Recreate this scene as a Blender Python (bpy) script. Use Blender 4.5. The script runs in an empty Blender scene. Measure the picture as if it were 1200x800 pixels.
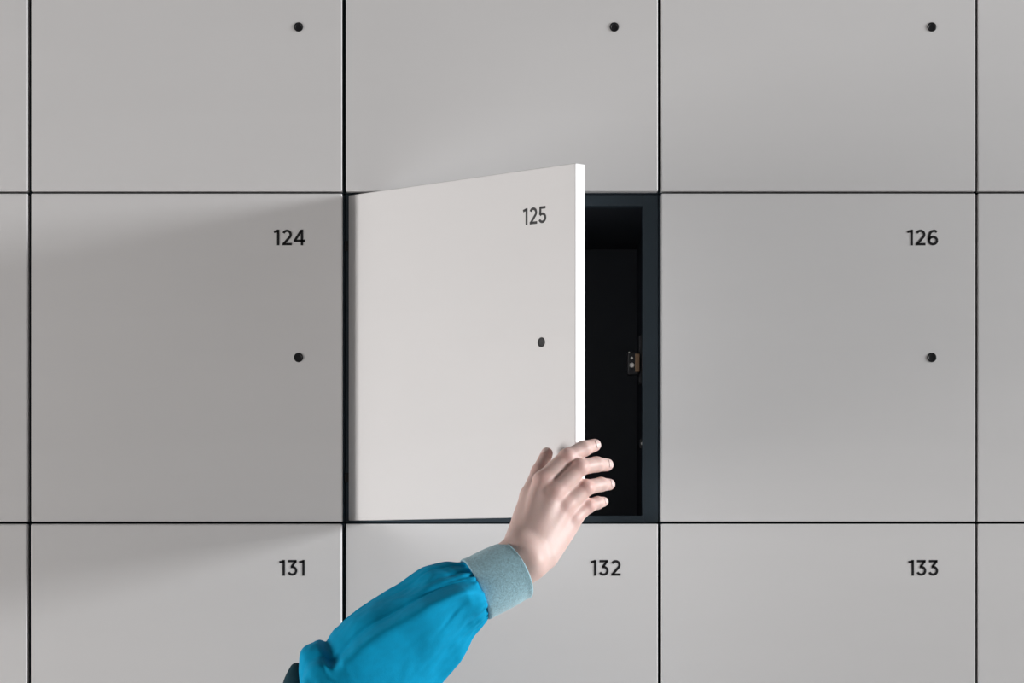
import bpy, bmesh, math
import numpy as np
from mathutils import Vector, Matrix, noise

# ------------------------------------------------------------------ scale and camera
U = 0.4 / 369.0            # metres per photo pixel on the locker front plane (Y = 0)
DPX = 3220.0               # camera distance in those pixels
D = DPX * U
EYE = 1.72                 # camera height
CX, CY = 600.0, 670.0      # photo pixel straight ahead of the lens (rising lens)

def P(px, py, y=0.0):
    """place on depth y (metres, + into the lockers) seen at a photo pixel"""
    s = U * (D + y) / D
    return Vector(((px - CX) * s, y, EYE + (CY - py) * s))

sc = bpy.context.scene
COL = sc.collection
cam_d = bpy.data.cameras.new('camera')
cam_d.sensor_width = 36.0
cam_d.lens = 36.0 * DPX / 1200.0
cam_d.shift_y = (CY - 400.0) / 1200.0
cam_d.clip_start = 0.05
cam = bpy.data.objects.new('camera', cam_d)
cam.location = (0, -D, EYE)
cam.rotation_euler = (math.pi / 2, 0, 0)
COL.objects.link(cam)
sc.camera = cam

sc.view_settings.view_transform = 'Standard'
sc.view_settings.look = 'None'
sc.view_settings.exposure = 0.0
sc.view_settings.gamma = 1.0
sc.view_settings.use_curve_mapping = False

w = bpy.data.worlds.new('hall_ambient')
sc.world = w
w.use_nodes = True
w.node_tree.nodes['Background'].inputs[0].default_value = (1.0, 0.94, 0.895, 1)
w.node_tree.nodes['Background'].inputs[1].default_value = 0.22

def area(name, loc, target, sx, sy, power, col):
    l = bpy.data.lights.new(name, 'AREA')
    l.shape = 'RECTANGLE'; l.size = sx; l.size_y = sy
    l.energy = power; l.color = col
    o = bpy.data.objects.new(name, l)
    o.location = loc
    o.rotation_euler = (Vector(target) - Vector(loc)).to_track_quat('-Z', 'Y').to_euler()
    COL.objects.link(o)
    return o
# daylight through the high window far to the right, and through the tall window to the left
area('window_daylight_right', (5.5, -0.95, 2.85), (0, -0.2, 2.0), 1.05, 0.75, 380, (0.97, 0.985, 1.0))
area('window_daylight_left', (-4.6, -1.4, 1.1), (0.0, -1.4, 1.1), 2.0, 2.0, 150, (1.0, 0.97, 0.955))

# ------------------------------------------------------------------ materials
def mat(name, base, rough=0.5, metallic=0.0, spec=0.5, noise=None, bump=None, sss=None, sheen=0.0):
    m = bpy.data.materials.new(name); m.use_nodes = True
    nt = m.node_tree; b = nt.nodes['Principled BSDF']
    b.inputs['Base Color'].default_value = (*base, 1)
    b.inputs['Roughness'].default_value = rough
    b.inputs['Metallic'].default_value = metallic
    b.inputs['Specular IOR Level'].default_value = spec
    if sheen:
        b.inputs['Sheen Weight'].default_value = sheen
    if sss:
        b.inputs['Subsurface Weight'].default_value = sss
        b.inputs['Subsurface Radius'].default_value = (1.0, 0.35, 0.2)
        b.inputs['Subsurface Scale'].default_value = 0.006
    tc = nt.nodes.new('ShaderNodeTexCoord')
    if noise:
        scale, amt = noise[0], noise[1]
        mp = nt.nodes.new('ShaderNodeMapping'); mp.inputs['Scale'].default_value = scale
        n = nt.nodes.new('ShaderNodeTexNoise'); n.inputs['Scale'].default_value = 1; n.inputs['Detail'].default_value = 5
        nt.links.new(tc.outputs['Object'], mp.inputs[0]); nt.links.new(mp.outputs[0], n.inputs['Vector'])
        r = nt.nodes.new('ShaderNodeValToRGB')
        lo = tuple(max(0, c * (1 - amt)) for c in base); hi = tuple(min(1, c * (1 + amt)) for c in base)
        r.color_ramp.elements[0].position = 0.3; r.color_ramp.elements[1].position = 0.7
        r.color_ramp.elements[0].color = (*lo, 1); r.color_ramp.elements[1].color = (*hi, 1)
        nt.links.new(n.outputs['Fac'], r.inputs[0]); nt.links.new(r.outputs[0], b.inputs['Base Color'])
    if bump:
        scale, strength, dist = bump
        mp = nt.nodes.new('ShaderNodeMapping'); mp.inputs['Scale'].default_value = scale
        n = nt.nodes.new('ShaderNodeTexNoise'); n.inputs['Scale'].default_value = 1; n.inputs['Detail'].default_value = 4
        nt.links.new(tc.outputs['Object'], mp.inputs[0]); nt.links.new(mp.outputs[0], n.inputs['Vector'])
        bp = nt.nodes.new('ShaderNodeBump'); bp.inputs['Strength'].default_value = strength; bp.inputs['Distance'].default_value = dist
        nt.links.new(n.outputs['Fac'], bp.inputs['Height']); nt.links.new(bp.outputs[0], b.inputs['Normal'])
    return m

M = {}
M['door'] = mat('pale_grey_laminate', (0.80, 0.79, 0.787), 0.42, spec=0.45, noise=((2.5, 2.5, 14), 0.012), bump=((60, 60, 300), 0.05, 0.0004))
M['steel'] = mat('navy_powder_coat', (0.034, 0.052, 0.068), 0.5, spec=0.4, bump=((900, 900, 900), 0.08, 0.0003))
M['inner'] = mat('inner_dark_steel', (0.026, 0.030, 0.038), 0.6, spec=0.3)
M['print'] = mat('black_print', (0.008, 0.008, 0.010), 0.45, spec=0.5)
M['lock'] = mat('black_lock_plastic', (0.006, 0.006, 0.008), 0.5, spec=0.4)
M['hinge'] = mat('black_hinge_steel', (0.012, 0.012, 0.014), 0.45, spec=0.4)
M['brass'] = mat('brass', (0.30, 0.20, 0.13), 0.4, metallic=1.0)
M['screw'] = mat('zinc_screw', (0.85, 0.83, 0.80), 0.3, metallic=0.6)
M['wall'] = mat('painted_wall', (0.55, 0.54, 0.53), 0.8, noise=((1.5, 1.5, 1.5), 0.02))
M['floor'] = mat('pale_concrete', (0.42, 0.41, 0.40), 0.55, noise=((1.2, 1.2, 1.2), 0.06))
M['ceil'] = mat('dark_ceiling', (0.05, 0.05, 0.053), 0.8, noise=((1.0, 1.0, 1.0), 0.05))
M['winframe'] = mat('window_frame_paint', (0.06, 0.065, 0.07), 0.4)
M['sleeve'] = mat('teal_cotton', (0.0, 0.315, 0.56), 0.8, spec=0.12, noise=((90, 90, 90), 0.06), bump=((500, 500, 500), 0.25, 0.0006))
M['cuff'] = mat('blue_grey_knit', (0.37, 0.60, 0.68), 0.9, spec=0.15, noise=((420, 420, 420), 0.18), bump=((700, 700, 700), 0.5, 0.0008), sheen=0.25)
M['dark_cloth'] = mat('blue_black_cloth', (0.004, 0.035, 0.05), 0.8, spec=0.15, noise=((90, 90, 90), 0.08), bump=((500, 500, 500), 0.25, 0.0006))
M['nail'] = mat('fingernail', (0.80, 0.58, 0.54), 0.3, spec=0.5, sss=0.15)

def skin_mat():
    m = mat('skin', (0.74, 0.52, 0.45), 0.48, spec=0.4, sss=0.22, bump=((420, 420, 420), 0.12, 0.0008))
    nt = m.node_tree; b = nt.nodes['Principled BSDF']
    a = nt.nodes.new('ShaderNodeAttribute'); a.attribute_name = 'flush'
    mx = nt.nodes.new('ShaderNodeMix'); mx.data_type = 'RGBA'
    mx.inputs['A'].default_value = (0.70, 0.51, 0.46, 1)
    mx.inputs['B'].default_value = (0.66, 0.33, 0.295, 1)
    tc = nt.nodes.new('ShaderNodeTexCoord')
    n = nt.nodes.new('ShaderNodeTexNoise'); n.inputs['Scale'].default_value = 70; n.inputs['Detail'].default_value = 3
    nt.links.new(tc.outputs['Object'], n.inputs['Vector'])
    ma = nt.nodes.new('ShaderNodeMath'); ma.operation = 'MULTIPLY_ADD'
    ma.inputs[1].default_value = 0.30; ma.inputs[2].default_value = -0.12
    nt.links.new(n.outputs['Fac'], ma.inputs[0])
    ad = nt.nodes.new('ShaderNodeMath'); ad.operation = 'ADD'; ad.use_clamp = True
    nt.links.new(ma.outputs[0], ad.inputs[0]); nt.links.new(a.outputs['Fac'], ad.inputs[1])
    nt.links.new(ad.outputs[0], mx.inputs['Factor'])
    nt.links.new(mx.outputs['Result'], b.inputs['Base Color'])
    return m
M['skin'] = skin_mat()

# ------------------------------------------------------------------ helpers
def link(name, me, material, parent=None, loc=None, rz=None):
    o = bpy.data.objects.new(name, me)
    COL.objects.link(o)
    if material is not None and len(me.materials) == 0:
        me.materials.append(M[material])
    if parent is not None:
        o.parent = parent
    if loc is not None:
        o.location = loc
    if rz is not None:
        o.rotation_euler = (0, 0, rz)
    return o

def bm_mesh(bm, name, smooth=False):
    me = bpy.data.meshes.new(name)
    bmesh.ops.recalc_face_normals(bm, faces=bm.faces)
    if smooth:
        for f in bm.faces: f.smooth = True
    bm.to_mesh(me); bm.free()
    return me

def box_mesh(name, x0, x1, y0, y1, z0, z1, bevel=0.0, seg=2):
    bm = bmesh.new()
    bmesh.ops.create_cube(bm, size=1.0)
    for v in bm.verts:
        v.co = Vector(((x0 + x1) / 2 + v.co.x * (x1 - x0), (y0 + y1) / 2 + v.co.y * (y1 - y0), (z0 + z1) / 2 + v.co.z * (z1 - z0)))
    if bevel:
        bmesh.ops.bevel(bm, geom=list(bm.edges), offset=bevel, segments=seg, affect='EDGES', profile=0.5)
    return bm_mesh(bm, name)

def lathe_y(name, prof, n=32, smooth=True):
    """prof: list of (radius, y) ; revolve about the local Y axis, closed to the axis at both ends"""
    bm = bmesh.new()
    rings = []
    for r, y in prof:
        if r <= 1e-7:
            rings.append([bm.verts.new((0, y, 0))])
        else:
            rings.append([bm.verts.new((r * math.cos(2 * math.pi * k / n), y, r * math.sin(2 * math.pi * k / n))) for k in range(n)])
    for a, b in zip(rings, rings[1:]):
        for k in range(n):
            if len(a) == 1:
                bm.faces.new((a[0], b[k], b[(k + 1) % n]))
            elif len(b) == 1:
                bm.faces.new((a[k], a[(k + 1) % n], b[0]))
            else:
                bm.faces.new((a[k], a[(k + 1) % n], b[(k + 1) % n], b[k]))
    me = bm_mesh(bm, name, False)
    return me

def empty(name, loc=(0, 0, 0), label=None, cat=None, group=None):
    o = bpy.data.objects.new(name, None)
    o.empty_display_size = 0.05
    COL.objects.link(o); o.location = loc
    if label: o['label'] = label
    if cat: o['category'] = cat
    if group: o['group'] = group
    return o

def struct(name, me, material, parent=None):
    o = link(name, me, material, parent)
    if parent is None: o['kind'] = 'structure'
    return o

# ------------------------------------------------------------------ the room
XL, XR, YF, YB, ZC = -4.7, 5.6, -6.5, 0.60, 3.9
struct('floor', box_mesh('floor', XL, XR, YF, YB, -0.1, 0.0), 'floor')
struct('ceiling', box_mesh('ceiling', XL, XR, YF, YB, ZC, ZC + 0.1), 'ceil')
struct('wall_back', box_mesh('wall_back', XL, XR, YB, YB + 0.1, 0.0, ZC), 'wall')
def pierced_wall(name, x0, x1, oy0, oy1, oz0, oz1, wname):
    bm = bmesh.new()
    for (a, b, c, d) in ((YF, YB, 0.0, oz0), (YF, YB, oz1, ZC), (YF, oy0, oz0, oz1), (oy1, YB, oz0, oz1)):
        g = bmesh.ops.create_cube(bm, size=1.0)['verts']
        for v in g:
            v.co = Vector(((x0 + x1) / 2 + v.co.x * (x1 - x0), (a + b) / 2 + v.co.y * (b - a), (c + d) / 2 + v.co.z * (d - c)))
    struct(name, bm_mesh(bm, name), 'wall')
    xm = (x0 + x1) / 2; f = 0.04
    wn = empty(wname, (0, 0, 0)); wn['kind'] = 'structure'
    for (a, b, c, d) in ((oy0, oy1, oz0, oz0 + f), (oy0, oy1, oz1 - f, oz1), (oy0, oy0 + f, oz0 + f, oz1 - f), (oy1 - f, oy1, oz0 + f, oz1 - f)):
        link('window_frame', box_mesh('window_frame', xm - 0.03, xm + 0.03, a, b, c, d), 'winframe', wn)
pierced_wall('wall_right', XR, XR + 0.15, -1.53, -0.37, 2.42, 3.28, 'window_1')
pierced_wall('wall_left', XL - 0.15, XL, -2.45, -0.35, 0.05, 2.15, 'window_2')

# ------------------------------------------------------------------ the lockers
T = 0.0172                       # door thickness
VG = [-335.2, 34.5, 403.1, 772.9, 1144.5, 1514.5]    # middles of the upright gaps, photo px
VH = [1.9, 2.1, 2.3, 2.05, 1.55, 1.8]                  # half widths of those gaps
HG = [-162.0, 225.3, 612.3, 999.5]                   # middles of the level gaps
HH = [1.4, 1.35, 1.4, 1.4]
DEPTH = 0.50
def zx(px): return (px - CX) * U
def zz(py): return EYE + (CY - py) * U

# the bench wall that carries the rows in view, clear below the frame
struct('wall_lower', box_mesh('wall_lower', zx(VG[0]), zx(VG[-1]), 0.02, YB, 0.0, zz(HG[3]), 0.0), 'wall')

SW = 0.1525  # stroke width of the printed figures, in figure heights
def arc(cx, cy, rx, ry, a0, a1, n=22):
    return [(cx + rx * math.cos(math.radians(a0 + (a1 - a0) * k / n)), cy + ry * math.sin(math.radians(a0 + (a1 - a0) * k / n))) for k in range(n + 1)]
h = SW / 2
DIG = {
    '1': (0.355, [[(0.0, 0.852), (0.30, 0.925)], [(0.355 - h, 0.0), (0.355 - h, 1.0)]]),
    '2': (0.63, [arc(0.315, 0.685, 0.235, 0.237, 158, -40) + [(0.12, 0.10)], [(0.03, h), (0.63, h)]]),
    '3': (0.62, [[(0.04, 1 - h), (0.58, 1 - h)], [(0.525, 0.945), (0.265, 0.575)], [(0.20, 0.555)] + arc(0.30, 0.315, 0.245, 0.24, 92, -157)]),
    '4': (0.72, [[(0.535, 0.0), (0.535, 1.0)], [(0.0, 0.285), (0.72, 0.285)], [(0.50, 0.945), (0.085, 0.31)]]),
    '5': (0.62, [[(0.085, 1 - h), (0.56, 1 - h)], [(0.15, 0.98), (0.12, 0.50)], arc(0.295, 0.315, 0.25, 0.24, 138, -157)]),
    '6': (0.67, [arc(0.345, 0.305, 0.25, 0.23, 0, 360, 36), [(0.585, 0.845), (0.50, 0.905), (0.41, 1 - h), (0.29, 0.895), (0.185, 0.81), (0.12, 0.67), (0.095, 0.51), (0.095, 0.32)]]),
}
def ribbon(bm, pts, width, ox, oz, hgt, y0, y1):
    n = len(pts); L = []; R = []
    for i, (x, z) in enumerate(pts):
        a = pts[max(i - 1, 0)]; c = pts[min(i + 1, n - 1)]
        dx, dz = c[0] - a[0], c[1] - a[1]; l = math.hypot(dx, dz) or 1
        nx, nz = -dz / l * width / 2, dx / l * width / 2
        L.append((ox + (x + nx) * hgt, oz + (z + nz) * hgt)); R.append((ox + (x - nx) * hgt, oz + (z - nz) * hgt))
    vs = [[bm.verts.new((p[0], yy, p[1])) for p in S] for S in (L, R) for yy in (y0, y1)]
    lf, lb, rf, rb = vs
    for i in range(n - 1):
        bm.faces.new((lf[i], lf[i + 1], rf[i + 1], rf[i]))
        bm.faces.new((lb[i], rb[i], rb[i + 1], lb[i + 1]))
        bm.faces.new((lf[i], lb[i], lb[i + 1], lf[i + 1]))
        bm.faces.new((rf[i], rf[i + 1], rb[i + 1], rb[i]))
    for i in (0, n - 1):
        bm.faces.new((lf[i], rf[i], rb[i], lb[i]))
GAP = 0.135
def number_mesh(txt, right, zc, hgt):
    bm = bmesh.new()
    wds = [DIG[c][0] for c in txt]
    gaps = [GAP + (0.03 if a == '1' else 0) - (0.03 if b == '4' else 0) - (0.02 if b == '1' else 0) for a, b in zip(txt, txt[1:])]
    x = right - (sum(wds) + sum(gaps)) * hgt
    for k, c in enumerate(txt):
        for st in DIG[c][1]:
            ribbon(bm, st, SW, x, zc - hgt / 2, hgt, -0.0003, 0.0001)
        x += (wds[k] + (gaps[k] if k < len(gaps) else 0)) * hgt
    return bm_mesh(bm, 'number_' + txt)

r0 = 5.45 * U
LOCK = lathe_y('lock_button', [(0, 0.004), (r0, 0.004), (r0, -0.0004), (r0 * 0.93, -0.0007), (r0 * 0.72, -0.0007), (r0 * 0.62, -0.0003), (0, -0.0002)], 36)
def screw_mesh(name, r, hh):
    return lathe_y(name, [(0, 0), (r, 0), (r, -hh * 0.4), (r * 0.8, -hh), (r * 0.35, -hh), (r * 0.25, -hh * 0.6), (0, -hh * 0.6)], 20)

OPEN_C0 = 408.3                 # photo px of the open door's hinge-side front corner
OPEN_DY = 15.5 * U              # how far that corner sits behind the locker fronts
def solve_theta(width):
    lo, hi = math.radians(20), math.radians(80)
    c0 = P(OPEN_C0, 0, OPEN_DY)
    for _ in range(60):
        th = (lo + hi) / 2
        x = c0.x + width * math.cos(th); y = OPEN_DY - width * math.sin(th)
        px = CX + x / U * D / (D + y)
        if px > 674.2: lo = th
        else: hi = th
    return th

LAB = {
    (0, 0): 'closed grey locker cut off at the top left corner of the picture',
    (1, 0): 'closed grey locker with black lock dot, above number 124, leftmost dot of top row',
    (2, 0): 'closed grey locker with black lock dot, right above the opened door',
    (3, 0): 'closed grey locker with black lock dot, above number 126, rightmost dot of top row',
    (4, 0): 'closed grey locker cut off at the top right corner of the picture',
    (0, 1): 'narrow slice of closed grey locker at the left edge beside number 124',
    (1, 1): 'closed grey locker numbered 124, shaded by the open door',
    (2, 1): 'open locker numbered 125 with dark inside, its door held by a hand',
    (3, 1): 'closed grey locker numbered 126 with lock dot, right of the dark opening',
    (4, 1): 'narrow slice of closed grey locker at the right edge beside number 126',
    (0, 2): 'closed grey locker cut off at the bottom left corner of the picture',
    (1, 2): 'closed grey locker numbered 131, left of the teal sleeve',
    (2, 2): 'closed grey locker numbered 132, behind the sleeve and under the open door',
    (3, 2): 'closed grey locker numbered 133 in the bottom row, nothing in front of it',
    (4, 2): 'closed grey locker cut off at the bottom right corner of the picture',
}
NUM = {(1, 1): '124', (2, 1): '125', (3, 1): '126', (1, 2): '131', (2, 2): '132', (3, 2): '133'}
FY = T + 0.0012                 # front plane of the steel frame behind the doors
LIP = 0.0015
def lk(pxv): return pxv * U
for (i, j), lab in LAB.items():
    x0, x1 = zx(VG[i]) + 0.0004, zx(VG[i + 1]) - 0.0004
    z1, z0 = zz(HG[j]) - 0.0004, zz(HG[j + 1]) + 0.0004
    root = empty('locker', (x0, 0, z0), lab, 'locker', 'grey lockers in a bank')
    W, H = x1 - x0, z1 - z0
    st, tr, br = 18.6 * U, 13.2 * U, 8.2 * U          # stile, top rail, bottom rail
    for a, b in ((0, st), (W - st, W)):
        link('frame_stile', box_mesh('frame_stile', a, b, FY, FY + 0.022, 0, H, 0.0006, 1), 'steel', root)
    for a, b in ((0, br), (H - tr, H)):
        link('frame_rail', box_mesh('frame_rail', st, W - st, FY + 0.0004, FY + 0.022, a, b, 0.0004, 1), 'steel', root)
    yb = FY + 0.022
    pt = 0.006
    for a, b in ((0, pt), (W - pt, W)):
        link('side_panel', box_mesh('side_panel', a, b, yb, DEPTH, 0, H), 'inner', root)
    link('bottom_panel', box_mesh('bottom_panel', pt, W - pt, yb, DEPTH, 0, pt), 'inner', root)
    link('top_panel', box_mesh('top_panel', pt, W - pt, yb, DEPTH, H - tr, H - tr + pt), 'inner', root)
    link('back_panel', box_mesh('back_panel', pt, W - pt, DEPTH - pt, DEPTH, pt, H - tr), 'inner', root)
    # door, local origin at its lower hinge-side front corner
    dx0, dx1 = zx(VG[i] + VH[i]), zx(VG[i + 1] - VH[i + 1])
    dz1, dz0 = zz(HG[j] + HH[j]), zz(HG[j + 1] - HH[j + 1])
    if (i, j) == (2, 1): dz0 += 1.4 * U        # the opened door is trimmed a touch shorter at the foot
    dw, dh = dx1 - dx0, dz1 - dz0
    door = link('door', box_mesh('door', 0, dw, 0, T, 0, dh, 0.0022 if (i, j) in ((0, 2), (1, 2)) else 0.0011, 3), 'door', root)
    if (i, j) == (2, 1):
        th = solve_theta(dw)
        c0 = P(OPEN_C0, 0, OPEN_DY)
        door.location = (c0.x - x0, OPEN_DY, dz0 - z0); door.rotation_euler = (0, 0, -th)
        DOOR_T, DOOR_C0, DOOR_W, DOOR_Z0, DOOR_H = th, Vector((c0.x, OPEN_DY, 0)), dw, dz0, dh
    else:
        # two doors of the bottom row hang a little proud of their neighbours
        door.location = (dx0 - x0, -0.0030 if (i, j) in ((0, 2), (1, 2)) else 0, dz0 - z0)
    link('lock_button', LOCK, 'lock', door, (dw - 51.0 * U, 0, dh / 2))
    if (i, j) in NUM:
        link('number', number_mesh(NUM[i, j], dw - 43.6 * U, dh - 51.5 * U, 18.4 * U), 'print', door)
    if (i, j) == (2, 1):
        # concealed hinges: an arm from the frame to a cup let into the back of the door
        for py in (286.0, 559.0):
            zc = zz(py) - z0
            hg = empty('hinge', (0, 0, zc)); hg.parent = root
            link('hinge_arm', box_mesh('hinge_arm', lk(-0.6), lk(14), FY - 0.0016, FY - 0.0001, -0.0062, 0.0062, 0.0004, 1), 'hinge', hg)
            cup = lathe_y('hinge_cup', [(0, 0), (0.0175, 0), (0.0175, 0.003), (0.015, 0.0045), (0, 0.0045)], 28)
            cx = 0.024
            e = Vector((math.cos(-th), math.sin(-th), 0)); nin = Vector((-e.y, e.x, 0))
            q = Vector((c0.x - x0, OPEN_DY, 0)) + e * cx + nin * T
            cp = link('hinge_cup', cup, 'hinge', hg, q, -th)
        # the catch on the right-hand side, seen inside the opening
        cy0 = 0.055
        a = P(735.5, 412, cy0); b = P(757, 438.5, cy0)
        cat_ = empty('catch', (0, 0, 0)); cat_.parent = root
        cat_.location = (0, 0, 0)
        def loc(v): return Vector((v.x - x0, v.y, v.z - z0))
        A, B = loc(a), loc(b)
        link('catch_body', box_mesh('catch_body', A.x, B.x - 0.009, cy0, cy0 + 0.02, B.z, A.z, 0.0015, 2), 'hinge', cat_)
        link('catch_bracket', box_mesh('catch_bracket', B.x - 0.0085, W - pt, cy0 + 0.004, cy0 + 0.03, B.z - 0.012, A.z + 0.022, 0.001, 1), 'hinge', cat_)
        q0 = loc(P(744.2, 414, cy0)); q1 = loc(P(749.8, 436, cy0))
        link('catch_tongue', box_mesh('catch_tongue', q0.x, q1.x, cy0 - 0.003, cy0 + 0.001, q1.z, q0.z, 0.0008, 1), 'brass', cat_)
        s1 = link('screw', screw_mesh('screw', 3.1 * U, 0.0022), 'screw', cat_, loc(P(740.6, 427.8, cy0)))
        s2 = link('screw', screw_mesh('screw', 1.6 * U, 0.0018), 'screw', cat_, loc(P(740.4, 419.4, cy0)))
        s3 = link('screw', screw_mesh('screw', 0.9 * U, 0.0012), 'screw', cat_, loc(P(737.3, 412.9, cy0 )))
        # a rivet low on the side panel
        q = loc(P(752.6, 519.5, cy0))
        link('rivet', lathe_y('rivet', [(0, 0.004), (0.0018, 0.004), (0.0018, 0), (0.001, -0.001), (0, -0.0012)], 16), 'screw', root, q)
        link('rivet_mount', box_mesh('rivet_mount', q.x - 0.003, W - pt, q.y + 0.002, q.y + 0.014, q.z - 0.006, q.z + 0.006, 0.0006, 1), 'hinge', root)

# ------------------------------------------------------------------ the person: hand, forearm, sleeve
def smin(a, b, k):
    hh = np.clip(0.5 + 0.5 * (b - a) / k, 0, 1)
    return b * (1 - hh) + a * hh - k * hh * (1 - hh)
def cone(p, a, b, ra, rb):
    a = np.array(a); b = np.array(b); ab = b - a
    t = np.clip(((p - a) @ ab) / (ab @ ab), 0, 1)
    return np.linalg.norm(p - a - t[..., None] * ab, axis=-1) - (ra + (rb - ra) * t)
def ball(p, c, r, axes=None):
    q = p - np.array(c)
    if axes is None:
        return np.linalg.norm(q, axis=-1) - r
    # ellipsoid: list of (direction, radius)
    s = sum(((q @ np.array(d)) / rr) ** 2 for d, rr in axes)
    s = np.sqrt(s)
    return (s - 1) * min(rr for _, rr in axes)
def V(px, py, y):
    v = P(px, py, y); return (v.x, v.y, v.z)

mm = 0.001
# joints: photo pixel, depth in metres
FIN = {
    'index':  dict(j=[(636, 563, -.300), (664.5, 535.5, -.290), (684, 525.5, -.276), (696.5, 521.5, -.263)], r=[11.0, 9.8, 9.3, 7.7]),
    'middle': dict(j=[(650, 577, -.305), (679, 547.5, -.293), (699, 544, -.274), (711, 544.5, -.259)], r=[11.2, 10.0, 9.1, 7.6]),
    'ring':   dict(j=[(662, 592.5, -.300), (686, 571.5, -.288), (704, 567.5, -.270), (713.5, 567.5, -.257)], r=[11.0, 9.6, 8.5, 7.1]),
    'little': dict(j=[(671, 607.5, -.292), (689, 592.5, -.281), (700, 589, -.270), (706.5, 587.8, -.260)], r=[10.0, 8.3, 7.5, 6.2]),
}
THUMB = dict(j=[(607, 632, -.318), (621.5, 581, -.290), (632.5, 553, -.268), (641, 531, -.2505)], r=[15, 12, 9.8, 7.0])
BASE = {'index': (612, 640, -.325), 'middle': (620, 645, -.329), 'ring': (628, 650, -.328), 'little': (634, 655, -.322)}
MC_R = {'index': (13.5, 10.5), 'middle': (13.5, 11), 'ring': (13.0, 10.5), 'little': (12.5, 9.8)}

def hand_sdf(p):
    palm = None
    for f in ('index', 'middle', 'ring', 'little'):
        ra, rb = MC_R[f]
        d = cone(p, V(*BASE[f]), V(*FIN[f]['j'][0]), ra * mm, rb * mm)
        palm = d if palm is None else smin(palm, d, 9 * mm)
    # muscle pads
    palm = smin(palm, cone(p, V(612, 632, -.318), V(626, 586, -.290), 15 * mm, 11.5 * mm), 9 * mm)
    palm = smin(palm, cone(p, V(640, 652, -.316), V(667, 618, -.288), 14 * mm, 10 * mm), 9 * mm)
    # wrist and forearm: two bones side by side
    palm = smin(palm, cone(p, V(606, 642, -.330), V(560, 672, -.340), 16.5 * mm, 15 * mm), 12 * mm)
    palm = smin(palm, cone(p, V(622, 664, -.328), V(572, 698, -.340), 17.0 * mm, 16 * mm), 12 * mm)
    palm = smin(palm, cone(p, V(560, 686, -.340), V(470, 745, -.352), 21 * mm, 30 * mm), 16 * mm)
    palm = smin(palm, cone(p, V(616, 648, -.334), V(590, 672, -.338), 18 * mm, 19 * mm), 12 * mm)
    # ulnar knob at the wrist
    palm = smin(palm, ball(p, V(624, 661, -.340), 8 * mm), 14 * mm)
    fing = None
    for f, F in FIN.items():
        j, r = F['j'], F['r']
        d = None
        for k in range(3):
            c = cone(p, V(*j[k]), V(*j[k + 1]), r[k] * mm * (0.97 if k else 1), r[k + 1] * mm)
            d = c if d is None else smin(d, c, 3 * mm)
        # knuckle swellings
        d = smin(d, ball(p, V(*j[1]), (r[1] + 0.35) * mm), 2.5 * mm)
        fing = d if fing is None else smin(fing, d, 1.6 * mm)
    out = smin(palm, fing, 6 * mm)
    # webs between neighbouring fingers
    fs = ('index', 'middle', 'ring', 'little')
    for f, g in zip(fs, fs[1:]):
        a0 = (np.array(V(*FIN[f]['j'][0])) + np.array(V(*FIN[g]['j'][0]))) / 2
        a1 = (np.array(V(*FIN[f]['j'][1])) + np.array(V(*FIN[g]['j'][1]))) / 2
        out = smin(out, cone(p, a0 + np.array((0, .0025, 0)), a0 + (a1 - a0) * 0.78 + np.array((0, .004, 0)), 9 * mm, 7.3 * mm), 2 * mm)
    j, r = THUMB['j'], THUMB['r']
    d = None
    for k in range(3):
        c = cone(p, V(*j[k]), V(*j[k + 1]), r[k] * mm, r[k + 1] * mm)
        d = c if d is None else smin(d, c, 4 * mm)
    # web between thumb and palm
    web = cone(p, V(616, 606, -.302), V(632, 582, -.292), 10 * mm, 8 * mm)
    out = smin(out, web, 10 * mm)
    out = smin(out, d, 5 * mm)
    return out

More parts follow.
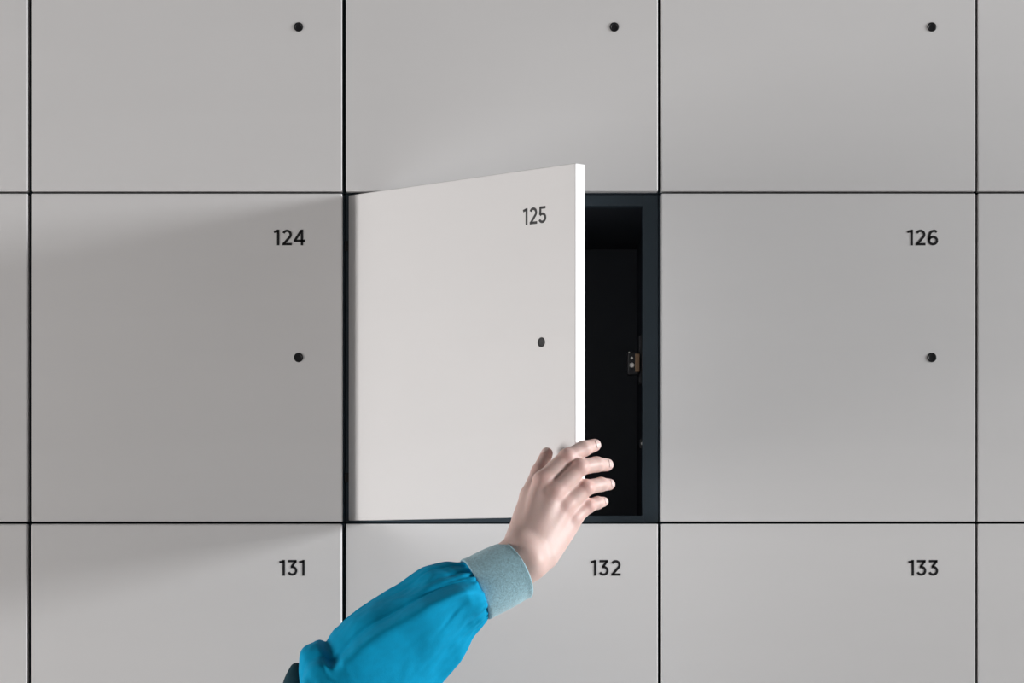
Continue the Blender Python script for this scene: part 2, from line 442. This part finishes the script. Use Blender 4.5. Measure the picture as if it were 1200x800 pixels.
def surface_nets(fn, lo, hi, step):
    xs = [np.arange(lo[k], hi[k] + step, step) for k in range(3)]
    n = [len(x) for x in xs]
    v = np.empty(n)
    gy, gz = np.meshgrid(xs[1], xs[2], indexing='ij')
    for i, x in enumerate(xs[0]):
        p = np.stack([np.full_like(gy, x), gy, gz], -1)
        v[i] = fn(p)
    s = v < 0
    c = np.zeros([k - 1 for k in n], int)
    for dx in (0, 1):
        for dy in (0, 1):
            for dz in (0, 1):
                c += s[dx:n[0] - 1 + dx, dy:n[1] - 1 + dy, dz:n[2] - 1 + dz]
    act = (c > 0) & (c < 8)
    idx = -np.ones(act.shape, int)
    I = np.argwhere(act); idx[act] = np.arange(len(I))
    acc = np.zeros((len(I), 3)); cnt = np.zeros(len(I))
    corners = [(a, b, d) for a in (0, 1) for b in (0, 1) for d in (0, 1)]
    for a in corners:
        for ax in range(3):
            if a[ax] == 1: continue
            b = list(a); b[ax] = 1
            va = v[I[:, 0] + a[0], I[:, 1] + a[1], I[:, 2] + a[2]]
            vb = v[I[:, 0] + b[0], I[:, 1] + b[1], I[:, 2] + b[2]]
            m = (va < 0) != (vb < 0)
            t = np.where(m, va / np.where(m, va - vb, 1), 0)
            q = np.tile(np.array(a, float), (len(I), 1)); q[:, ax] += t
            acc[m] += q[m]; cnt[m] += 1
    verts = np.array(lo) + (I + acc / cnt[:, None]) * step
    faces = []
    for ax in range(3):
        o1, o2 = (ax + 1) % 3, (ax + 2) % 3
        sl0 = [slice(None)] * 3; sl1 = [slice(None)] * 3
        sl0[ax] = slice(0, n[ax] - 1); sl1[ax] = slice(1, n[ax])
        ch = s[tuple(sl0)] != s[tuple(sl1)]
        E = np.argwhere(ch)
        E = E[(E[:, o1] > 0) & (E[:, o2] > 0) & (E[:, o1] < n[o1] - 1) & (E[:, o2] < n[o2] - 1)]
        inside = s[E[:, 0], E[:, 1], E[:, 2]]
        q = []
        for (a, b) in ((-1, -1), (0, -1), (0, 0), (-1, 0)):
            F = E.copy(); F[:, o1] += a; F[:, o2] += b
            q.append(idx[F[:, 0], F[:, 1], F[:, 2]])
        q = np.stack(q, 1)
        q[~inside] = q[~inside][:, ::-1]
        faces.append(q)
    return verts, np.concatenate(faces)

person = empty('person', P(470, 760, -.35), 'person reaching up from below in a teal sleeve, fingers around the door edge', 'person')
PO = person.location.copy()
jl = [V(*q) for F in list(FIN.values()) + [THUMB] for q in F['j']]
lo = np.array(V(470, 770, -.352)) - 0.05; hi = np.array(V(722, 505, -.24)) + 0.02
lo[1] = -.41; hi[1] = -.20
vt, fc = surface_nets(hand_sdf, lo, hi, 1.5 * mm)
vt_local = vt - np.array(PO)
me = bpy.data.meshes.new('hand')
me.from_pydata(vt_local.tolist(), [], fc.tolist())
me.polygons.foreach_set('use_smooth', [True] * len(me.polygons))
fl = np.zeros(len(vt))
for f, F in FIN.items():
    for k, (rad, amt) in enumerate(((11, .42), (9, .50), (7, .22), (8, .28))):
        c = np.array(V(*F['j'][k])); c[1] -= 0.005 if k < 2 else 0
        fl = np.maximum(fl, amt * np.exp(-(np.linalg.norm(vt - c, axis=1) / (rad * 1.15 * mm)) ** 2))
for k in (2, 3):
    c = np.array(V(*THUMB['j'][k]))
    fl = np.maximum(fl, .5 * np.exp(-(np.linalg.norm(vt - c, axis=1) / (14 * mm)) ** 2))
at = me.attributes.new('flush', 'FLOAT', 'POINT')
at.data.foreach_set('value', fl.astype(np.float32))
hand = link('hand', me, 'skin', person)

def nail(tipa, tipb, dorsal, wid, lng, shift):
    a = np.array(V(*tipa)); b = np.array(V(*tipb))
    ax = (b - a) / np.linalg.norm(b - a)
    d = np.array(dorsal, float); d -= ax * (d @ ax); d /= np.linalg.norm(d)
    sd = np.cross(ax, d)
    n = 8; bm = bmesh.new(); top = {}; bot = {}
    ids = [(i, k) for i in range(n + 1) for k in range(n + 1)]
    pts = []
    for i, k in ids:
        u = -1 + 2 * i / n; t = -1 + 2 * k / n
        uu = u * math.sqrt(1 - 0.32 * t * t); tt = t * math.sqrt(1 - 0.32 * u * u)   # square to rounded oblong
        pts.append(b + ax * (shift + tt * lng / 2) + sd * (uu * wid / 2) + d * 0.014)
    pts = np.array(pts)
    for _ in range(24):
        q = hand_sdf(pts)
        go = (q > 0.0001) & ((pts - b) @ d > -0.002)
        pts = pts - d * (q * 0.85 * go)[:, None]
    for (i, k), p in zip(ids, pts):
        top[i, k] = bm.verts.new(p + d * 0.00025 - np.array(PO)); bot[i, k] = bm.verts.new(p - d * 0.0006 - np.array(PO))
    for i in range(n):
        for k in range(n):
            bm.faces.new((top[i, k], top[i + 1, k], top[i + 1, k + 1], top[i, k + 1]))
            bm.faces.new((bot[i, k], bot[i, k + 1], bot[i + 1, k + 1], bot[i + 1, k]))
    for i in range(n):
        for S in (((i, 0), (i + 1, 0)), ((i, n), (i + 1, n)), ((0, i), (0, i + 1)), ((n, i), (n, i + 1))):
            a_, b_ = S
            bm.faces.new((top[a_], top[b_], bot[b_], bot[a_]))
    return link('fingernail', bm_mesh(bm, 'fingernail', True), 'nail', hand)
for f, wd in (('index', 10.5), ('middle', 10.5), ('ring', 9.5), ('little', 8)):
    j = FIN[f]['j']
    nail(j[2], j[3], (0.75, -0.62, 0.22), wd * mm, 11 * mm, 0.5 * mm)
nail(THUMB['j'][2], THUMB['j'][3], (-0.72, -0.62, 0.1), 11 * mm, 11 * mm, -0.5 * mm)

# ---- cloth tubes lofted through rings; each ring: upper edge px, lower edge px, depth, depth radius, lean
def catmull(K, n):
    K = np.array(K, float); m = len(K); out = []
    for i in range(m - 1):
        p0, p1, p2, p3 = K[max(i - 1, 0)], K[i], K[i + 1], K[min(i + 2, m - 1)]
        for k in range(n):
            t = k / n
            out.append(0.5 * ((2 * p1) + (-p0 + p2) * t + (2 * p0 - 5 * p1 + 4 * p2 - p3) * t * t + (-p0 + 3 * p1 - 3 * p2 + p3) * t ** 3))
    out.append(K[-1])
    return np.array(out)
def tube(name, keys, per, seg, disp, material, cap=True):
    R = catmull(keys, per)
    n = len(R); vs = []
    for i, (tx, ty, bx, by, y, dr, lean) in enumerate(R):
        a = np.array(P(tx, ty, y)); b = np.array(P(bx, by, y))
        c = (a + b) / 2; hv = (a - b) / 2; hl = np.linalg.norm(hv)
        ax = np.array((-hv[2], 0, hv[0])); ax = ax / np.linalg.norm(ax)      # towards the elbow or the hand, in the picture plane
        if ax[0] < 0: ax = -ax
        dv = np.array((0, -dr, 0)) + ax * lean
        for k in range(seg):
            ph = 2 * math.pi * k / seg
            off = hv * math.cos(ph) + dv * math.sin(ph)
            l = np.linalg.norm(off)
            vs.append(c + off * (1 + disp(i / (n - 1), ph, i) / l))
    faces = []
    for i in range(n - 1):
        for k in range(seg):
            a = i * seg + k; b = i * seg + (k + 1) % seg
            faces.append((a, b, b + seg, a + seg))
    if cap:
        faces.append(tuple(range(seg - 1, -1, -1)))
        faces.append(tuple((n - 1) * seg + k for k in range(seg)))
    me = bpy.data.meshes.new(name)
    me.from_pydata([tuple(v - np.array(PO)) for v in vs], [], faces)
    bm = bmesh.new(); bm.from_mesh(me); bmesh.ops.recalc_face_normals(bm, faces=bm.faces)
    for f in bm.faces: f.smooth = len(f.verts) == 4
    bm.to_mesh(me); bm.free()
    return link(name, me, material, person)

# cuff: outer face from the sleeve to the rim, then back inside
U9 = U
cuff_keys = [
    (549, 661, 571, 715, -.336, .034, .004),
    (540.5, 657.5, 572, 724, -.336, .039, .008),
    (549, 654, 582, 719.5, -.335, .040, .009),
    (566, 645, 601, 710, -.333, .039, .010),
    (580, 638.5, 614, 703, -.331, .038, .011),
    (587, 635.8, 620, 701.2, -.330, .0375, .0115),
    (589, 636.4, 621.6, 700, -.330, .0365, .0115),
    (588, 638.5, 619.6, 697.5, -.330, .0345, .0115),
    (580, 643, 610, 698, -.331, .034, .011),
    (560, 656, 590, 706, -.334, .033, .010),
]
def cuff_disp(t, ph, i):
    g = 0
    return g + 0.0016 * math.sin(2 * ph + 5 * t + 0.6) * (1 if t < 0.6 else 0.3) * min(1, t * 6)
cuff = tube('cuff', cuff_keys, 6, 184, cuff_disp, 'cuff', cap=False)

def bumpf(x, c, wd): return math.exp(-((x - c) / wd) ** 2)
rng = np.random.RandomState(4)
PL = [(rng.uniform(0, 2 * math.pi), rng.uniform(0.05, 0.13), rng.uniform(0.0012, 0.0032), rng.uniform(1.5, 5)) for _ in range(26)]
sleeve_keys = [
    (553, 662, 573, 711, -.336, .033, .006),
    (542.5, 659, 570.5, 722, -.336, .038, .008),
    (537, 657, 572.5, 728, -.336, .043, .009),
    (520, 656.5, 566, 740, -.337, .050, .009),
    (497, 662, 553, 758, -.339, .056, .008),
    (470, 679, 538, 778, -.342, .060, .007),
    (440, 699, 518, 805, -.345, .062, .005),
    (413, 719, 495, 838, -.349, .064, .003),
    (394, 739, 474, 872, -.352, .066, 0),
    (383.5, 752.5, 456, 900, -.355, .066, 0),
    (369, 749.5, 446, 915, -.357, .069, 0),
    (354.5, 760, 438, 925, -.359, .071, 0),
    (351, 781, 432, 935, -.360, .070, 0),
    (350.5, 808, 428, 948, -.360, .068, 0),
    (346, 835, 426, 970, -.356, .068, 0),
]
def ang(a, b):
    return (a - b + math.pi) % (2 * math.pi) - math.pi
def sleeve_disp(t, ph, i):
    s = t * 14
    d = 0.0
    # gathers running out of the cuff seam
    k = math.exp(-max(s - 1.2, 0) / 1.7) * min(1, max(s - 0.6, 0) / 0.8)
    for (c, wd, am, ln) in PL:
        d -= am * 2.6 * k * math.exp(-(ang(ph, c) / wd) ** 2)
    # soft folds along and across the arm
    f = min(1, s / 4)
    d += f * (0.0022 * math.sin(2.1 * ph + 0.75 * s + 1.2) + 0.0016 * math.sin(4.3 * math.sin(ph) + 1.7 * s) + 0.0010 * math.sin(7 * math.sin(ph * 0.5 + 0.4) - 2.3 * s))
    # the long ridge where the lit side turns away, and the stitched seam above it
    rid = 1.50 - 0.085 * (s - 4)
    # baggy cloth pulled into two flat faces that meet in a ridge towards the room
    fade = min(1, max(s - 1.3, 0) / 2.0) * (1 - 0.55 * min(1, max(s - 8.3, 0) / 1.6))
    for dp in (-0.045, -0.03, -0.015, 0, 0.015, 0.03, 0.045):          # averaged, so the crest is softly rounded
        a = ph + dp
        if 0 < a < math.pi:
            m = 1.55; Rx, Ry = m * math.cos(rid), m * math.sin(rid)
            Bx = -1.0 if a > rid else 1.0
            ex, ey = Bx - Rx, -Ry
            rho = (Rx * ey - Ry * ex) / (math.cos(a) * ey - math.sin(a) * ex)
            d += (rho - 1) * 0.062 * fade * 0.84 / 7
    d -= 0.0050 * math.exp(-(ang(ph, rid - 0.30) / 0.16) ** 2) * min(1, max(s - 1.2, 0) / 1.5)
    d -= 0.0016 * math.exp(-(ang(ph, rid - 0.36) / 0.03) ** 2) * (1 if s > 2 else 0) * min(1, max(s - 2, 0))
    q = Vector((2.2 * math.cos(ph), 2.2 * math.sin(ph), 0.9 * s))
    d += min(1, s / 3) * (0.0014 * noise.noise(q) + 0.0007 * noise.noise(q * 2.3 + Vector((5, 1, 2))))
    for (c, am, ln) in ((1.30, .0035, 3.0), (1.47, .0040, 2.6), (1.66, .0042, 2.3), (1.84, .0036, 2.8), (2.06, .0044, 2.4), (2.30, .0030, 2.2), (0.75, .0030, 3.2), (0.45, .0026, 2.6)):
        d -= am * math.exp(-(ang(ph, c + 0.03 * (s - 1.5)) / 0.055) ** 2) * min(1, max(s - 0.9, 0) / 0.5) * max(0, 1 - (s - 1.4) / (ln - 1.0)) ** 1.5 if s < ln + 0.4 else 0
    # short pinch fold in the lit side
    d -= 0.0030 * math.exp(-((ang(ph, 1.75 + 0.10 * (s - 4.4)) / 0.05) ** 2)) * bumpf(s, 4.4, 0.55)
    # bunching at the bend
    d -= 0.0022 * bumpf(s, 9.1, 0.4) * max(0, math.cos(ph - 0.2)) ** 2
    return d
sleeve = tube('sleeve', sleeve_keys, 12, 240, sleeve_disp, 'sleeve')

# upper sleeve beyond the bend, a fold of blue-black cloth
upper_keys = [
    (345.5, 776.5, 350, 776.5, -.283, .003, 0),
    (342, 778.5, 356, 778.5, -.283, .012, 0),
    (338.5, 784, 364, 784, -.282, .022, 0),
    (334, 793, 374, 793, -.282, .032, 0),
    (329, 804, 384, 804, -.282, .040, 0),
    (318, 830, 392, 832, -.284, .050, 0),
    (298, 880, 396, 885, -.29, .060, 0),
    (275, 950, 392, 965, -.30, .068, 0),
    (258, 1030, 386, 1050, -.31, .074, 0),
    (250, 1100, 380, 1125, -.32, .076, 0),
]
def upper_disp(t, ph, i):
    return 0.003 * math.sin(3 * ph + 9 * t) * min(1, max(t - 0.3, 0) * 4)
us = tube('upper_sleeve', upper_keys, 8, 96, upper_disp, 'dark_cloth')
us['label'] = 'blue-black cloth beyond the elbow'
